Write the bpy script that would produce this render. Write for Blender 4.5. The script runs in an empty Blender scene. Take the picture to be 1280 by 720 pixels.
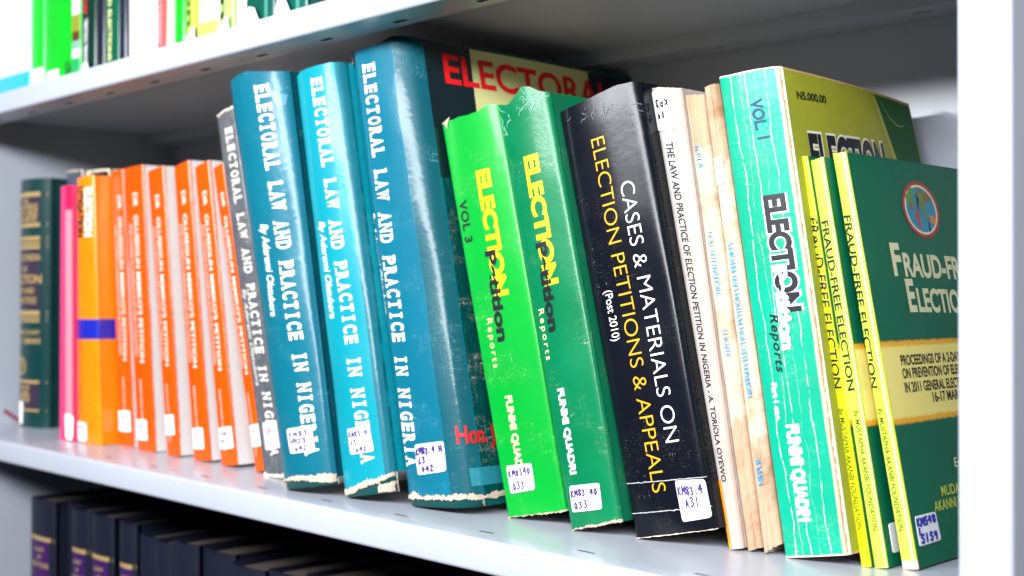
import bpy, math, random
from mathutils import Vector, noise
R = math.radians
random.seed(7)
scene = bpy.context.scene
COL = scene.collection

# ------------------------------------------------------------------ camera, world, lamps, exposure
cam_d = bpy.data.cameras.new('camera')
cam = bpy.data.objects.new('camera', cam_d)
COL.objects.link(cam)
cam.location = (0, -.478, .1366)
cam.rotation_euler = (R(90.367), 0, R(45.7))
cam_d.sensor_width = 36
cam_d.lens = 43.93
cam_d.clip_start = .02
cam_d.clip_end = 60
cam_d.dof.use_dof = True
cam_d.dof.focus_distance = .70
cam_d.dof.aperture_fstop = 7.5
scene.camera = cam

world = bpy.data.worlds.new('World')
scene.world = world
world.use_nodes = True
bg = world.node_tree.nodes['Background']
bg.inputs[0].default_value = (.50, .66, .85, 1)
bg.inputs[1].default_value = .008

def area(name, loc, aim, sx, sy, power, col):
    d = bpy.data.lights.new(name, 'AREA')
    d.shape = 'RECTANGLE'; d.size = sx; d.size_y = sy; d.energy = power; d.color = col
    o = bpy.data.objects.new(name, d); COL.objects.link(o)
    o.location = loc
    o.rotation_euler = (Vector(aim) - Vector(loc)).to_track_quat('-Z', 'Y').to_euler()
    return o
area('tube_lamp', (-.34, -.82, .51), (-.52, .1, .12), 2.2, .16, 42, (.95, .975, 1.0))
scene.view_settings.view_transform = 'Standard'
scene.view_settings.look = 'None'
scene.view_settings.exposure = .35
scene.view_settings.gamma = 1
scene.render.engine = 'CYCLES'
scene.cycles.use_denoising = True
scene.cycles.max_bounces = 6
scene.cycles.diffuse_bounces = 3

# ------------------------------------------------------------------ node helper
def srgb(r, g, b):
    f = lambda c: (c/255/12.92) if c/255 <= .04045 else ((c/255+.055)/1.055)**2.4
    return (f(r), f(g), f(b))
CREAM = srgb(232, 214, 188)

class NB:
    def __init__(s, name):
        s.m = bpy.data.materials.new(name); s.m.use_nodes = True
        s.t = s.m.node_tree; s.n = s.t.nodes; s.l = s.t.links
        s.b = s.n['Principled BSDF']
        s.noise_cache = {}
    def put(s, sock, v):
        if isinstance(v, bpy.types.NodeSocket): s.l.new(v, sock)
        elif v is not None:
            if isinstance(v, tuple) and len(v) == 3 and len(sock.default_value) == 4: v = (*v, 1)
            sock.default_value = v
    def math(s, op, a, b=None, c=None, clamp=False):
        n = s.n.new('ShaderNodeMath'); n.operation = op; n.use_clamp = clamp
        s.put(n.inputs[0], a); s.put(n.inputs[1], b)
        if c is not None: s.put(n.inputs[2], c)
        return n.outputs[0]
    def mix(s, f, a, b):
        n = s.n.new('ShaderNodeMix'); n.data_type = 'RGBA'
        s.put(n.inputs[0], f); s.put(n.inputs[6], a); s.put(n.inputs[7], b)
        return n.outputs[2]
    def step(s, x, a, b):
        n = s.n.new('ShaderNodeMapRange'); n.clamp = True
        s.put(n.inputs[0], x); s.put(n.inputs[1], a); s.put(n.inputs[2], b); n.inputs[3].default_value = 0; n.inputs[4].default_value = 1
        return n.outputs[0]
    def uv(s, name):
        n = s.n.new('ShaderNodeUVMap'); n.uv_map = name
        x = s.n.new('ShaderNodeSeparateXYZ'); s.l.new(n.outputs[0], x.inputs[0])
        return n.outputs[0], x.outputs[0], x.outputs[1]
    def noise(s, vec, scale, detail=3, rough=.55, stretch=None):
        if stretch:
            mp = s.n.new('ShaderNodeMapping'); s.l.new(vec, mp.inputs[0]); mp.inputs[3].default_value = stretch; vec = mp.outputs[0]
        n = s.n.new('ShaderNodeTexNoise'); s.l.new(vec, n.inputs['Vector'])
        n.inputs['Scale'].default_value = scale; n.inputs['Detail'].default_value = detail; n.inputs['Roughness'].default_value = rough
        return n.outputs[0]
    def bump(s, h, strength, dist=.001):
        n = s.n.new('ShaderNodeBump'); n.inputs['Strength'].default_value = strength; n.inputs['Distance'].default_value = dist
        s.put(n.inputs['Height'], h); s.l.new(n.outputs[0], s.b.inputs['Normal'])
        if s.b.inputs['Coat Weight'].default_value > 0 or True:
            s.l.new(n.outputs[0], s.b.inputs['Coat Normal'])

def flat_mat(name, col, rough=.45, coat=0., wear=0.):
    k = NB(name)
    k.b.inputs['Roughness'].default_value = rough
    k.b.inputs['Specular IOR Level'].default_value = .25
    k.b.inputs['Coat Weight'].default_value = coat
    tc = k.n.new('ShaderNodeTexCoord')
    n = k.noise(tc.outputs['Object'], 900, 2)
    c = k.mix(k.math('MULTIPLY', k.step(n, .35, .7), .18), col, tuple(x*.6 for x in col))
    k.put(k.b.inputs['Base Color'], c)
    return k.m

def cover(name, col, col2=None, rough=.33, coat=.28, coat_rough=.12, mottle=.5, edge=None, edgecol=CREAM,
          creases=(), spots=0., scratch=0., dirt=0., bump=.25, crinkle=0., bands=(), streak=0., streakcol=(.25, .12, .05), seed=0., ragged=.012):
    """printed book cover: colour, mottling, rubbed edges, cracked creases, scuffs"""
    k = NB(name)
    col = tuple(c*.82 for c in col); col2 = tuple(c*.82 for c in col2) if col2 else None
    uvv, u, v = k.uv('UVMap'); _, s_, t_ = k.uv('Edge')
    mp = k.n.new('ShaderNodeMapping'); k.l.new(uvv, mp.inputs[0]); mp.inputs[1].default_value = (seed*3.7, seed*1.3, seed)
    uvv = mp.outputs[0]
    col2 = col2 or tuple(c*.72 for c in col)
    n1 = k.noise(uvv, 22, 5, .6)
    nf = k.noise(uvv, 260, 4, .65)
    base = k.mix(k.math('MULTIPLY', k.step(n1, .3, .7), mottle), col, col2)
    base = k.mix(k.math('MULTIPLY', k.step(nf, .35, .7), .16), base, tuple(c*.62 for c in col))
    jit = k.math('MULTIPLY', k.math('SUBTRACT', nf, .5), .012)
    if ragged > .012: jit = k.math('ADD', jit, k.math('MULTIPLY', k.math('SUBTRACT', k.noise(uvv, 150, 5, .7, (1, .3, 1)), .5), ragged))
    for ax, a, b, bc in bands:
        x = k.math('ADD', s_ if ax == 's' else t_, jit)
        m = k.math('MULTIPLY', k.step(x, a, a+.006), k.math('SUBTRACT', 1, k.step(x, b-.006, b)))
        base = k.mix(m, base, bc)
    if streak:
        ns = k.noise(uvv, 70, 6, .75, (9, 1.8, 1))
        base = k.mix(k.math('MULTIPLY', k.step(ns, .48, .68), streak), base, streakcol)
    if dirt:
        nd = k.noise(uvv, 34, 6, .7)
        base = k.mix(k.math('MULTIPLY', k.step(nd, .5, .72), dirt), base, srgb(120, 78, 40))
    worn = None
    def add(m):
        nonlocal worn
        worn = m if worn is None else k.math('MAXIMUM', worn, m)
    if edge:
        es, ev = edge
        ne = k.noise(uvv, 170, 5, .7)
        if es:
            x = k.math('MINIMUM', s_, k.math('SUBTRACT', 1, s_))
            add(k.math('LESS_THAN', x, k.math('MULTIPLY', k.math('SUBTRACT', ne, .25), es*2)))
        if ev:
            x = k.math('MINIMUM', t_, k.math('SUBTRACT', 1, t_))
            add(k.math('LESS_THAN', x, k.math('MULTIPLY', k.math('SUBTRACT', ne, .25), ev*2)))
    for i, (s0, amp, w) in enumerate(creases):
        cv = k.n.new('ShaderNodeCombineXYZ'); k.put(cv.inputs[0], i*7.3+seed); k.put(cv.inputs[1], k.math('MULTIPLY', v, 1.0))
        nl = k.noise(cv.outputs[0], 13, 9, .66)
        nw = k.noise(uvv, 120, 4, .7)
        dx = k.math('ABSOLUTE', k.math('SUBTRACT', k.math('SUBTRACT', s_, s0), k.math('MULTIPLY', k.math('SUBTRACT', nl, .5), amp)))
        add(k.math('LESS_THAN', dx, k.math('MULTIPLY', k.math('SUBTRACT', nw, .36), w)))
    if spots:
        add(k.math('MULTIPLY', k.math('GREATER_THAN', k.noise(uvv, 420, 3, .7), .80-spots*.12), 1))
    if scratch:
        for st, sc in (((9, .7, 1), 70), ((1.0, 6, 1), 55)):
            q = k.noise(uvv, sc, 2, .5, st)
            add(k.math('MULTIPLY', k.math('LESS_THAN', k.math('ABSOLUTE', k.math('SUBTRACT', q, .5)), .0016*scratch),
                       k.step(k.noise(uvv, 30, 2), .52, .6)))
    if worn is not None:
        base = k.mix(worn, base, edgecol)
    k.put(k.b.inputs['Base Color'], base)
    k.put(k.b.inputs['Roughness'], k.math('ADD', rough, k.math('MULTIPLY', k.math('SUBTRACT', n1, .5), .25)))
    k.b.inputs['Coat Weight'].default_value = coat
    k.b.inputs['Specular IOR Level'].default_value = .16
    k.b.inputs['Coat Roughness'].default_value = coat_rough
    h = k.math('ADD', k.math('MULTIPLY', n1, .8), k.math('MULTIPLY', nf, .12))
    if crinkle:
        a = k.noise(uvv, 75, 5, .6, (1, .45, 1))
        rid = k.math('SUBTRACT', 1, k.math('MULTIPLY', k.math('ABSOLUTE', k.math('SUBTRACT', a, .5)), 6), clamp=True)
        b2 = k.noise(uvv, 200, 3, .6, (1, .6, 1))
        rid2 = k.math('SUBTRACT', 1, k.math('MULTIPLY', k.math('ABSOLUTE', k.math('SUBTRACT', b2, .5)), 8), clamp=True)
        h = k.math('ADD', h, k.math('MULTIPLY', k.math('ADD', rid, k.math('MULTIPLY', rid2, .4)), crinkle))
    if worn is not None: h = k.math('SUBTRACT', h, k.math('MULTIPLY', worn, .35))
    k.bump(h, bump, .0016)
    return k.m

def paint_mat(name, col, rough, spec=.5):
    k = NB(name)
    tc = k.n.new('ShaderNodeTexCoord')
    n1 = k.noise(tc.outputs['Object'], 6, 4); n2 = k.noise(tc.outputs['Object'], 500, 2)
    c = k.mix(k.step(n1, .3, .75), col, tuple(x*.93 for x in col))
    nd = k.noise(tc.outputs['Object'], 130, 5, .75)
    c = k.mix(k.math('MULTIPLY', k.step(nd, .67, .78), .35), c, tuple(x*.45 for x in col))
    k.put(k.b.inputs['Base Color'], c)
    k.put(k.b.inputs['Roughness'], k.math('ADD', rough, k.math('MULTIPLY', n1, .12)))
    k.b.inputs['Coat Weight'].default_value = .25
    k.b.inputs['Coat Roughness'].default_value = .16
    k.bump(n2, .06, .0005)
    return k.m
STEEL = paint_mat('white powder-coated steel', (.40, .424, .49), .30)

def page_mat(name, col, dark):
    k = NB(name)
    uvv, u, v = k.uv('UVMap')
    n = k.noise(uvv, 40, 6, .8, (26, 1, 1)); n2 = k.noise(uvv, 30, 4)
    c = k.mix(k.step(n, .35, .68), col, dark)
    c = k.mix(k.math('MULTIPLY', k.step(n2, .5, .75), .4), c, tuple(x*.8 for x in dark))
    k.put(k.b.inputs['Base Color'], c); k.b.inputs['Roughness'].default_value = .85
    k.bump(n, .5, .0006)
    return k.m
PAGES = page_mat('paper page edges', (.78, .74, .66), (.50, .43, .33))
PAGES_BROWN = page_mat('aged page edges', (.07, .05, .04), (.035, .025, .02))
PAPER_RIM = flat_mat('torn paper edge', CREAM, .9)
STICKER = flat_mat('white paper sticker', (.83, .82, .82), .55)
BOARD = flat_mat('grey board edge', (.42, .38, .33), .9)

# ------------------------------------------------------------------ mesh helpers
def link(name, verts, faces, mats, parent, org, uvs=None, edges=None, midx=None, smooth=True):
    me = bpy.data.meshes.new(name)
    me.from_pydata([(p[0]-org[0], p[1]-org[1], p[2]-org[2]) for p in verts], [], faces)
    for m in (mats if isinstance(mats, (list, tuple)) else [mats]): me.materials.append(m)
    if uvs:
        for nm, src in (('UVMap', uvs), ('Edge', edges or uvs)):
            lay = me.uv_layers.new(name=nm)
            for lp in me.loops: lay.data[lp.index].uv = src[lp.vertex_index]
    for i, p in enumerate(me.polygons):
        p.use_smooth = smooth
        if midx: p.material_index = midx[i]
    me.update()
    o = bpy.data.objects.new(name, me); COL.objects.link(o)
    if parent: o.parent = parent
    return o

def empty(name, loc, label, cat, group=None):
    o = bpy.data.objects.new(name, None); COL.objects.link(o); o.location = loc; o.empty_display_size = .02
    o['label'] = label; o['category'] = cat
    if group: o['group'] = group
    return o

def shell(name, mats, parent, org, F, us, vs, uvf, edf):
    """closed sheet: F(u, v, side) gives outer (side 0) and inner (side 1) points; rim gets material 1"""
    V, U, E, Fc, M = [], [], [], [], []
    nu, nv = len(us), len(vs)
    for side in (0, 1):
        for v in vs:
            for u in us:
                V.append(F(u, v, side)); U.append(uvf(u, v)); E.append(edf(u, v))
    N = nu*nv
    a = lambda i, j, s: s*N + j*nu + i
    for j in range(nv-1):
        for i in range(nu-1):
            Fc.append((a(i, j, 0), a(i+1, j, 0), a(i+1, j+1, 0), a(i, j+1, 0))); M.append(0)
            Fc.append((a(i, j, 1), a(i, j+1, 1), a(i+1, j+1, 1), a(i+1, j, 1))); M.append(1)
    # rim with its own vertices so that shading stays crisp
    def rim(loop, mi=1):
        b = len(V)
        for (i, j) in loop:
            for s in (0, 1): V.append(V[a(i, j, s)]); U.append(U[a(i, j, 0)]); E.append((.5, .5))
        for k in range(len(loop)-1):
            Fc.append((b+2*k, b+2*k+1, b+2*k+3, b+2*k+2)); M.append(mi)
    rim([(i, 0) for i in range(nu)]); rim([(i, nv-1) for i in range(nu)][::-1])
    rim([(0, j) for j in range(nv)][::-1], 0); rim([(nu-1, j) for j in range(nv)], 0)
    return link(name, V, Fc, mats, parent, org, U, E, M)

def lin(a, b, n): return [a+(b-a)*i/(n-1) for i in range(n)]

class Book:
    """a book standing on a shelf. q = BL, BR, TR, TL of the spine in (x, z); y = spine plane; boards run back along +y"""
    def __init__(s, name, label, q, y, depth, spine, back=None, front=None, bulge=.001, r=.0012, t=.0007, z0=0.,
                 cat='book', group=None, top=None, bot=None, pages=PAGES, rimmat=None, fan=0., wob=0., nv=28, inset=.002,
                 page_z=.0, ridge=None, seed=0, curve=0.):
        s.q = [(a, b+z0) for a, b in q]; s.y = y; s.D = depth; s.bulge = bulge; s.r = r; s.t = t; s.fan = fan; s.wob = wob; s.seed = seed
        s.curve = curve; s.ridge = ridge
        s.w = math.dist(s.q[0], s.q[1]); s.h = math.dist(s.q[0], s.q[3]); s.wt = math.dist(s.q[3], s.q[2])
        s.top = top or (lambda a: 0.); s.bot = bot or (lambda a: 0.)
        s.org = (s.q[0][0], y, s.q[0][1])
        s.e = empty(name, s.org, label, cat, group)
        rm = rimmat or PAPER_RIM
        rf = min(.3, r/s.w)
        us = sorted(set([0., rf*.12, rf*.35, rf*.65] + lin(rf, 1-rf, 25 if not ridge else 41) + [1-rf*.65, 1-rf*.35, 1-rf*.12, 1.]))
        vs = lin(0, 1, nv if nv < 20 else 72)
        s.spine = shell('spine', [spine, rm], s.e, s.org, lambda a, v, k: s.S(a, s.vv(a, v), -t if k else 0, raw=True),
                        us, vs, lambda a, v: (a*s.w, v*s.h), lambda a, v: (a, v))
        ds = lin(r, depth, 12)
        if back is not False:
            s.back = shell('back_cover', [back or spine, rm], s.e, s.org, lambda d, v, k: s.P(0+(t/s.w if k else 0), s.vv(0, v), d, raw=True),
                       ds, lin(0, 1, 10), lambda d, v: (d, v*s.h), lambda d, v: (d/depth, v))
        s.front = shell('front_cover', [front or spine, rm], s.e, s.org, lambda d, v, k: s.P(1-(t/s.w if k else 0), s.vv(1, v), d, raw=True),
                       ds, lin(0, 1, 14), lambda d, v: (d, v*s.h), lambda d, v: (d/depth, v))
        # page block
        e = 1.3*t/s.w
        V, U, Fc = [], [], []
        i_v = inset/s.h
        def quad(pts, uv):
            b = len(V); V.extend(pts); U.extend(uv); Fc.append((b, b+1, b+2, b+3))
        d0 = t*1.4+.0004; d1 = depth-inset
        tz = lambda a: (1+s.top(a)/s.h-i_v); bz = lambda a: (s.bot(a)/s.h+i_v)
        n = 10
        for i in range(n):
            a, b = e+(1-2*e)*i/n, e+(1-2*e)*(i+1)/n
            for f, flip in ((tz, 0), (bz, 1)):
                pts = [s.P(a, f(a), max(d0, s.dep(a, f(a))+d0)), s.P(b, f(b), max(d0, s.dep(b, f(b))+d0)), s.P(b, f(b), d1), s.P(a, f(a), d1)]
                uv = [(a*s.w, 0), (b*s.w, 0), (b*s.w, depth), (a*s.w, depth)]
                quad(pts[::-1] if flip else pts, uv[::-1] if flip else uv)
            pts = [s.P(a, bz(a), d1), s.P(a, tz(a), d1), s.P(b, tz(b), d1), s.P(b, bz(b), d1)]
            quad(pts, [(a*s.w, 0), (a*s.w, s.h), (b*s.w, s.h), (b*s.w, 0)])
        link('page_block', V, Fc, pages, s.e, s.org, U, smooth=False)
    def vv(s, a, v):
        # raw height coordinate with the ragged head and foot
        lo, hi = s.bot(a)/s.h, 1+s.top(a)/s.h
        return lo+(hi-lo)*v
    def dep(s, a, v):
        a = min(1., max(0., a)); rf = min(.3, s.r/s.w); d = -s.bulge*(1-(2*a-1)**2)
        x = rf-a if a < rf else (a-(1-rf) if a > 1-rf else 0)
        if x > 0: d += s.r*(1-math.sqrt(max(0., 1-(x/rf)**2)))
        if s.wob: d += s.wob*noise.noise((a*s.w*32, v*s.h*20, s.seed))*min(1, 8*a, 8*(1-a))
        if s.ridge: d += s.ridge(a, v)
        return d
    def S(s, a, v, off=0., raw=False):
        return s.P(a, v, s.dep(a, v)-off)
    def Fr(s, v, d):
        # front cover surface; below d = r it runs round the hinge
        if d >= s.r: return s.P(1, v, d)
        f = min(1.5, (s.r-d)/s.r)
        return s.P(1-s.r*(1-math.cos(f))/s.w, v, s.r-s.r*math.sin(f))
    def P(s, a, v, d, raw=False):
        (ax, az), (bx, bz), (cx, cz), (dx, dz) = s.q
        x = (1-v)*((1-a)*ax+a*bx)+v*((1-a)*dx+a*cx)
        z = (1-v)*((1-a)*az+a*bz)+v*((1-a)*dz+a*cz)
        if d > 0:
            if s.fan: x += s.fan*d*a*v
            if s.curve: x += s.curve*a*math.sin(min(1, d/s.D)*math.pi)
        return (x, s.y+d, z)

# ------------------------------------------------------------------ lettering
_glyph = {}
SERIF = {'E': 'lb lt', 'L': 'lb lt', 'C': '', 'T': 'mb', 'O': '', 'R': 'lb lt rb', 'A': 'lb rb', 'W': 'lt rt', 'N': 'lb lt rt',
         'D': 'lb lt', 'P': 'lb lt rb0', 'I': 'mb mt', 'G': '', 'B': 'lb lt', 'V': 'lt rt', 'F': 'lb lt', 'M': 'lb rb lt rt', 'U': 'lt rt', 'Q': ''}
def glyph_mesh(body, bold=0., track=1.):
    key = (body, bold, track)
    if key in _glyph: return _glyph[key]
    cu = bpy.data.curves.new('text', 'FONT'); cu.body = body; cu.offset = bold; cu.space_character = track
    o = bpy.data.objects.new('text', cu); COL.objects.link(o)
    dg = bpy.context.evaluated_depsgraph_get()
    me = bpy.data.meshes.new_from_object(o.evaluated_get(dg))
    V = [(v.co.x, v.co.y) for v in me.vertices]; F = [tuple(p.vertices) for p in me.polygons]
    bpy.data.objects.remove(o); bpy.data.curves.remove(cu); bpy.data.meshes.remove(me)
    _glyph[key] = (V, F)
    return V, F
def slab_mesh(body, bold=.035, cell=.80, sk=.0):
    V, F, Z = [], [], []
    x = 0
    for ch in body:
        if ch == ' ': x += cell*1.0; continue
        gv, gf = glyph_mesh(ch, bold*(.35 if ch in 'WM' else .7 if ch == 'N' else 1))
        xs = [p[0] for p in gv]; x0, x1 = min(xs), max(xs); w = x1-x0
        sc = min(1.25, (cell*(.84 if ch in 'WM' else .74))/w) if ch != 'I' else 1.
        ox = x+(cell-w*sc)/2
        b = len(V)
        V += [(ox+(p[0]-x0)*sc, p[1]) for p in gv]; F += [tuple(b+i for i in f) for f in gf]; Z += [0]*len(gv)
        t = .10; L, H = -bold, .682+bold
        for c in SERIF.get(ch, '').split():
            yy = (L, L+t) if 'b' in c else (H-t, H)
            if c[0] == 'l': xx = (ox-.07, ox+.20)
            elif c[0] == 'r': xx = (ox+w*sc-.19, ox+w*sc+.07)
            else: xx = (ox+w*sc/2-.20, ox+w*sc/2+.20)
            b = len(V); V += [(xx[0], yy[0]), (xx[1], yy[0]), (xx[1], yy[1]), (xx[0], yy[1])]; F.append((b, b+1, b+2, b+3)); Z += [1]*4
        x += cell
    return V, F, Z
def norm(V, bold, shear):
    V = [(x+shear*y, y) for x, y in V]
    x0 = min(p[0] for p in V); x1 = max(p[0] for p in V)
    return [((p[0]-x0)/(x1-x0), p[1]/.682) for p in V]
def refine(V, F, Z, sx, sy, maxlen=.0030):
    # cut long faces so that lettering follows a curved spine; sx, sy = printed size in metres of the unit square
    import bmesh
    bm = bmesh.new()
    vs = [bm.verts.new((x*sx, y*sy, z)) for (x, y), z in zip(V, Z)]
    for f in F:
        try: bm.faces.new([vs[i] for i in f])
        except ValueError: pass
    bmesh.ops.triangulate(bm, faces=bm.faces[:])
    for _ in range(4):
        es = [e for e in bm.edges if e.calc_length() > maxlen]
        if not es: break
        bmesh.ops.subdivide_edges(bm, edges=es, cuts=1)
        bmesh.ops.triangulate(bm, faces=[f for f in bm.faces if len(f.verts) > 3])
    bm.verts.index_update()
    V = [(v.co.x/sx, v.co.y/sy) for v in bm.verts]; Z = [v.co.z for v in bm.verts]; F = [tuple(v.index for v in f.verts) for f in bm.faces]
    bm.free()
    return V, F, Z
def letter(book, name, body, a, b, h, mat, mode='spine', parent=None, bold=0., shear=0., slab=False, off=.00022, track=1., under=None, cell=.8):
    """a, b = start and end of the line in (s, v) on the spine or (d, v) on a cover; h = cap height as share of the spine width, or metres"""
    if slab: V, F, Z = slab_mesh(body, bold, cell)
    else:
        V, F = glyph_mesh(body, bold, track); Z = [0]*len(V)
    V = norm(V, bold, shear)
    if mode == 'spine': V, F, Z = refine(V, F, Z, abs(b[1]-a[1])*book.h, abs(h)*book.w)
    elif mode == 'across': V, F, Z = refine(V, F, Z, abs(b[0]-a[0])*book.w, h)
    elif book.curve or book.fan: V, F, Z = refine(V, F, Z, abs(b[0]-a[0]), h, .006)
    pts = []
    for (x, y), zz in zip(V, Z):
        o = off+zz*.00005
        if mode == 'spine':
            dr = 1 if b[1] < a[1] else -1
            pts.append(book.S(a[0]+(b[0]-a[0])*x+dr*(y-.5)*h, a[1]+(b[1]-a[1])*x, o))
        elif mode == 'across':
            pts.append(book.S(a[0]+(b[0]-a[0])*x, a[1]+(b[1]-a[1])*x+y*h/book.h, o))
        else:
            p = book.Fr(a[1]+(b[1]-a[1])*x+y*h/book.h, a[0]+(b[0]-a[0])*x)
            pts.append((p[0]+o, p[1]-o*.5, p[2]))
    par = parent or (book.front if mode == 'front' else book.spine)
    return link(name, pts, F, mat, par, book.org, smooth=False)

STROKES = {
 'K': [[(0, 0), (.05, 1)], [(.75, 1), (.08, .45), (.8, 0)]], 'M': [[(0, 0), (.1, 1), (.45, .35), (.8, 1), (.9, 0)]],
 '8': [[(.4, .5), (.05, .75), (.4, 1), (.75, .78), (.1, .28), (.4, 0), (.75, .25), (.4, .5)]],
 '3': [[(.05, .9), (.45, 1), (.65, .8), (.3, .55), (.7, .3), (.4, 0), (0, .1)]], '4': [[(.45, 1), (0, .42), (.75, .45)], [(.6, .95), (.5, 0)]],
 'H': [[(0, 0), (.05, 1)], [(.7, 1), (.65, 0)], [(0, .5), (.7, .52)]], '0': [[(.4, 1), (.02, .6), (.3, 0), (.7, .4), (.4, 1)]],
 'Q': [[(.4, 1), (.02, .6), (.3, .05), (.75, .4), (.4, 1)], [(.4, .3), (.85, -.05)]], 'A': [[(0, 0), (.4, 1), (.8, 0)], [(.15, .4), (.68, .42)]],
 '1': [[(.35, 1), (.3, 0)]], 'N': [[(0, 0), (.03, 1), (.7, 0), (.75, 1)]], 'U': [[(0, 1), (.1, .1), (.5, .05), (.7, 1)]],
 '2': [[(0, .8), (.35, 1), (.6, .75), (0, .02), (.75, .03)]], '5': [[(.7, 1), (.15, .95), (.1, .55), (.6, .5), (.55, .05), (0, 0)]],
 'S': [[(.7, .9), (.3, 1), (.1, .7), (.6, .4), (.45, 0), (0, .1)]], '6': [[(.6, 1), (.1, .5), (.2, 0), (.6, .2), (.15, .45)]],
 '9': [[(.6, .6), (.15, .6), (.2, .95), (.6, .95), (.6, .6), (.5, 0)]], 'O': [[(.35, .8), (.02, .4), (.3, 0), (.65, .4), (.35, .8)]],
 '.': [[(.3, .05), (.42, .12)]], '-': [[(.1, .45), (.6, .5)]], 'I': [[(.3, 1), (.3, 0)]], 'P': [[(0, 0), (.05, 1), (.6, .85), (.5, .5), (.05, .45)]],
}
INK = {c: flat_mat('ink '+c, v, .5) for c, v in dict(violet=(.05, .02, .16), blue=(.02, .03, .42), black=(.012, .012, .02), pale=(.30, .18, .45)).items()}

def sticker(book, c, lines, ink='violet', mode='spine', off=.00062, lw=.048, parent=None, mat=None, rho=.16, name='sticker', up=True):
    """c = TL, TR, BR, BL in (s, v); lines = [(text, a0, b0, width, height)] inside the sticker (0..1, b up)"""
    def loc(a, b, o):
        x = (1-b)*((1-a)*c[3][0]+a*c[2][0])+b*((1-a)*c[0][0]+a*c[1][0])
        v = (1-b)*((1-a)*c[3][1]+a*c[2][1])+b*((1-a)*c[0][1]+a*c[1][1])
        if mode == 'spine': return book.S(x, v, o)
        p = book.P(1, v, x); return (p[0]+o, p[1], p[2])
    g = [-1, -1+rho*.3, -1+rho, -.5, 0, .5, 1-rho, 1-rho*.3, 1]
    def rnd(a, b):
        sa, sb = math.copysign(1, a), math.copysign(1, b)
        x, y = abs(a)-(1-rho), abs(b)-(1-rho)
        if x > 0 and y > 0:
            m = max(x, y); L = math.hypot(x, y)
            x, y = x*m/L, y*m/L
            a, b = sa*(1-rho+x), sb*(1-rho+y)
        return a*.5+.5, b*.5+.5
    V = [loc(*rnd(a, b), off) for b in g for a in g]
    n = len(g)
    V += [loc(*rnd(a, b), off-.00022) for b in g for a in g]
    F = [(j*n+i, j*n+i+1, (j+1)*n+i+1, (j+1)*n+i) for j in range(n-1) for i in range(n-1)]
    ring = [i for i in range(n)]+[j*n+n-1 for j in range(1, n)]+[(n-1)*n+i for i in range(n-2, -1, -1)]+[j*n for j in range(n-2, 0, -1)]
    F += [(ring[k], ring[k]+n*n, ring[(k+1) % len(ring)]+n*n, ring[(k+1) % len(ring)]) for k in range(len(ring))]
    st = link(name, V, F, mat or STICKER, parent or book.e, book.org)
    V, F = [], []; z = 0
    for txt, a0, b0, w, h in lines:
        adv = w/len(txt); cur = a0
        for ch in txt:
            jy = random.uniform(-.02, .02); js = random.uniform(.9, 1.1)
            for pl in STROKES.get(ch, []):
                pp = [(cur+x*adv*.85*js, b0+jy+y*h*js) for x, y in pl]
                for (x0, y0), (x1, y1) in zip(pp, pp[1:]):
                    dx, dy = x1-x0, y1-y0; L = math.hypot(dx, dy) or 1; nx, ny = -dy/L*lw/2, dx/L*lw/2; ex, ey = dx/L*lw*.3, dy/L*lw*.3
                    b = len(V); z += 1; o = off+.00008+(z % 40)*.000002
                    for qx, qy in ((x0-ex-nx, y0-ey-ny), (x1+ex-nx, y1+ey-ny), (x1+ex+nx, y1+ey+ny), (x0-ex+nx, y0-ey+ny)):
                        if not up: qx, qy = 1-qx, 1-qy
                        V.append(loc(min(.99, max(.01, qx)), min(.99, max(.01, qy)), o))
                    F.append((b, b+1, b+2, b+3))
            cur += adv
    if V: link('handwriting', V, F, INK[ink], st, book.org, smooth=False)
    return st

def ribbon(book, name, mat, lo, hi, s0=0., s1=1., n=150, out=.0006, seed=0., parent=None, cov=0., amp=1.):
    """frayed paper along the head or foot of a spine: lo(s), hi(s) metres above the foot; cov continues it along the front cover"""
    V, F = [], []
    m = n+1+(24 if cov else 0)
    for k in range(m):
        if k <= n:
            a = s0+(s1-s0)*k/n; at = lambda v, o: book.S(a, v, o)
            a_ = a
        else:
            d = book.r+(cov-book.r)*(k-n)/24; a_ = 1+d*8
            at = lambda v, o: (lambda p: (p[0]+o, p[1], p[2]))(book.P(1, v, d))
        l, h = lo(a_), hi(a_)
        j = noise.noise((a_*22, seed, 1.3)); j2 = noise.noise((a_*55, seed, 7.7)); fine = noise.noise((a_*120, seed, 2.))+.25*random.uniform(-1, 1)
        big = noise.noise((a_*9, seed, 4.4))
        l += (.0012*j+.0008*fine)*amp; h += (.0016*j2+.0009*fine+.0014*big)*amp
        if h < l+.0003: h = l+.0003
        V += [at(l/book.h, .0001), at(l/book.h+.0002, out*(1+.5*j2)), at((l+h)/2/book.h, out*(1.2+.6*j)), at(h/book.h, .0002)]
    for k in range(m-1):
        for i in range(3): F.append((k*4+i, (k+1)*4+i, (k+1)*4+i+1, k*4+i+1))
    return link(name, V, F, mat, parent or book.e, book.org, smooth=False)

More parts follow.
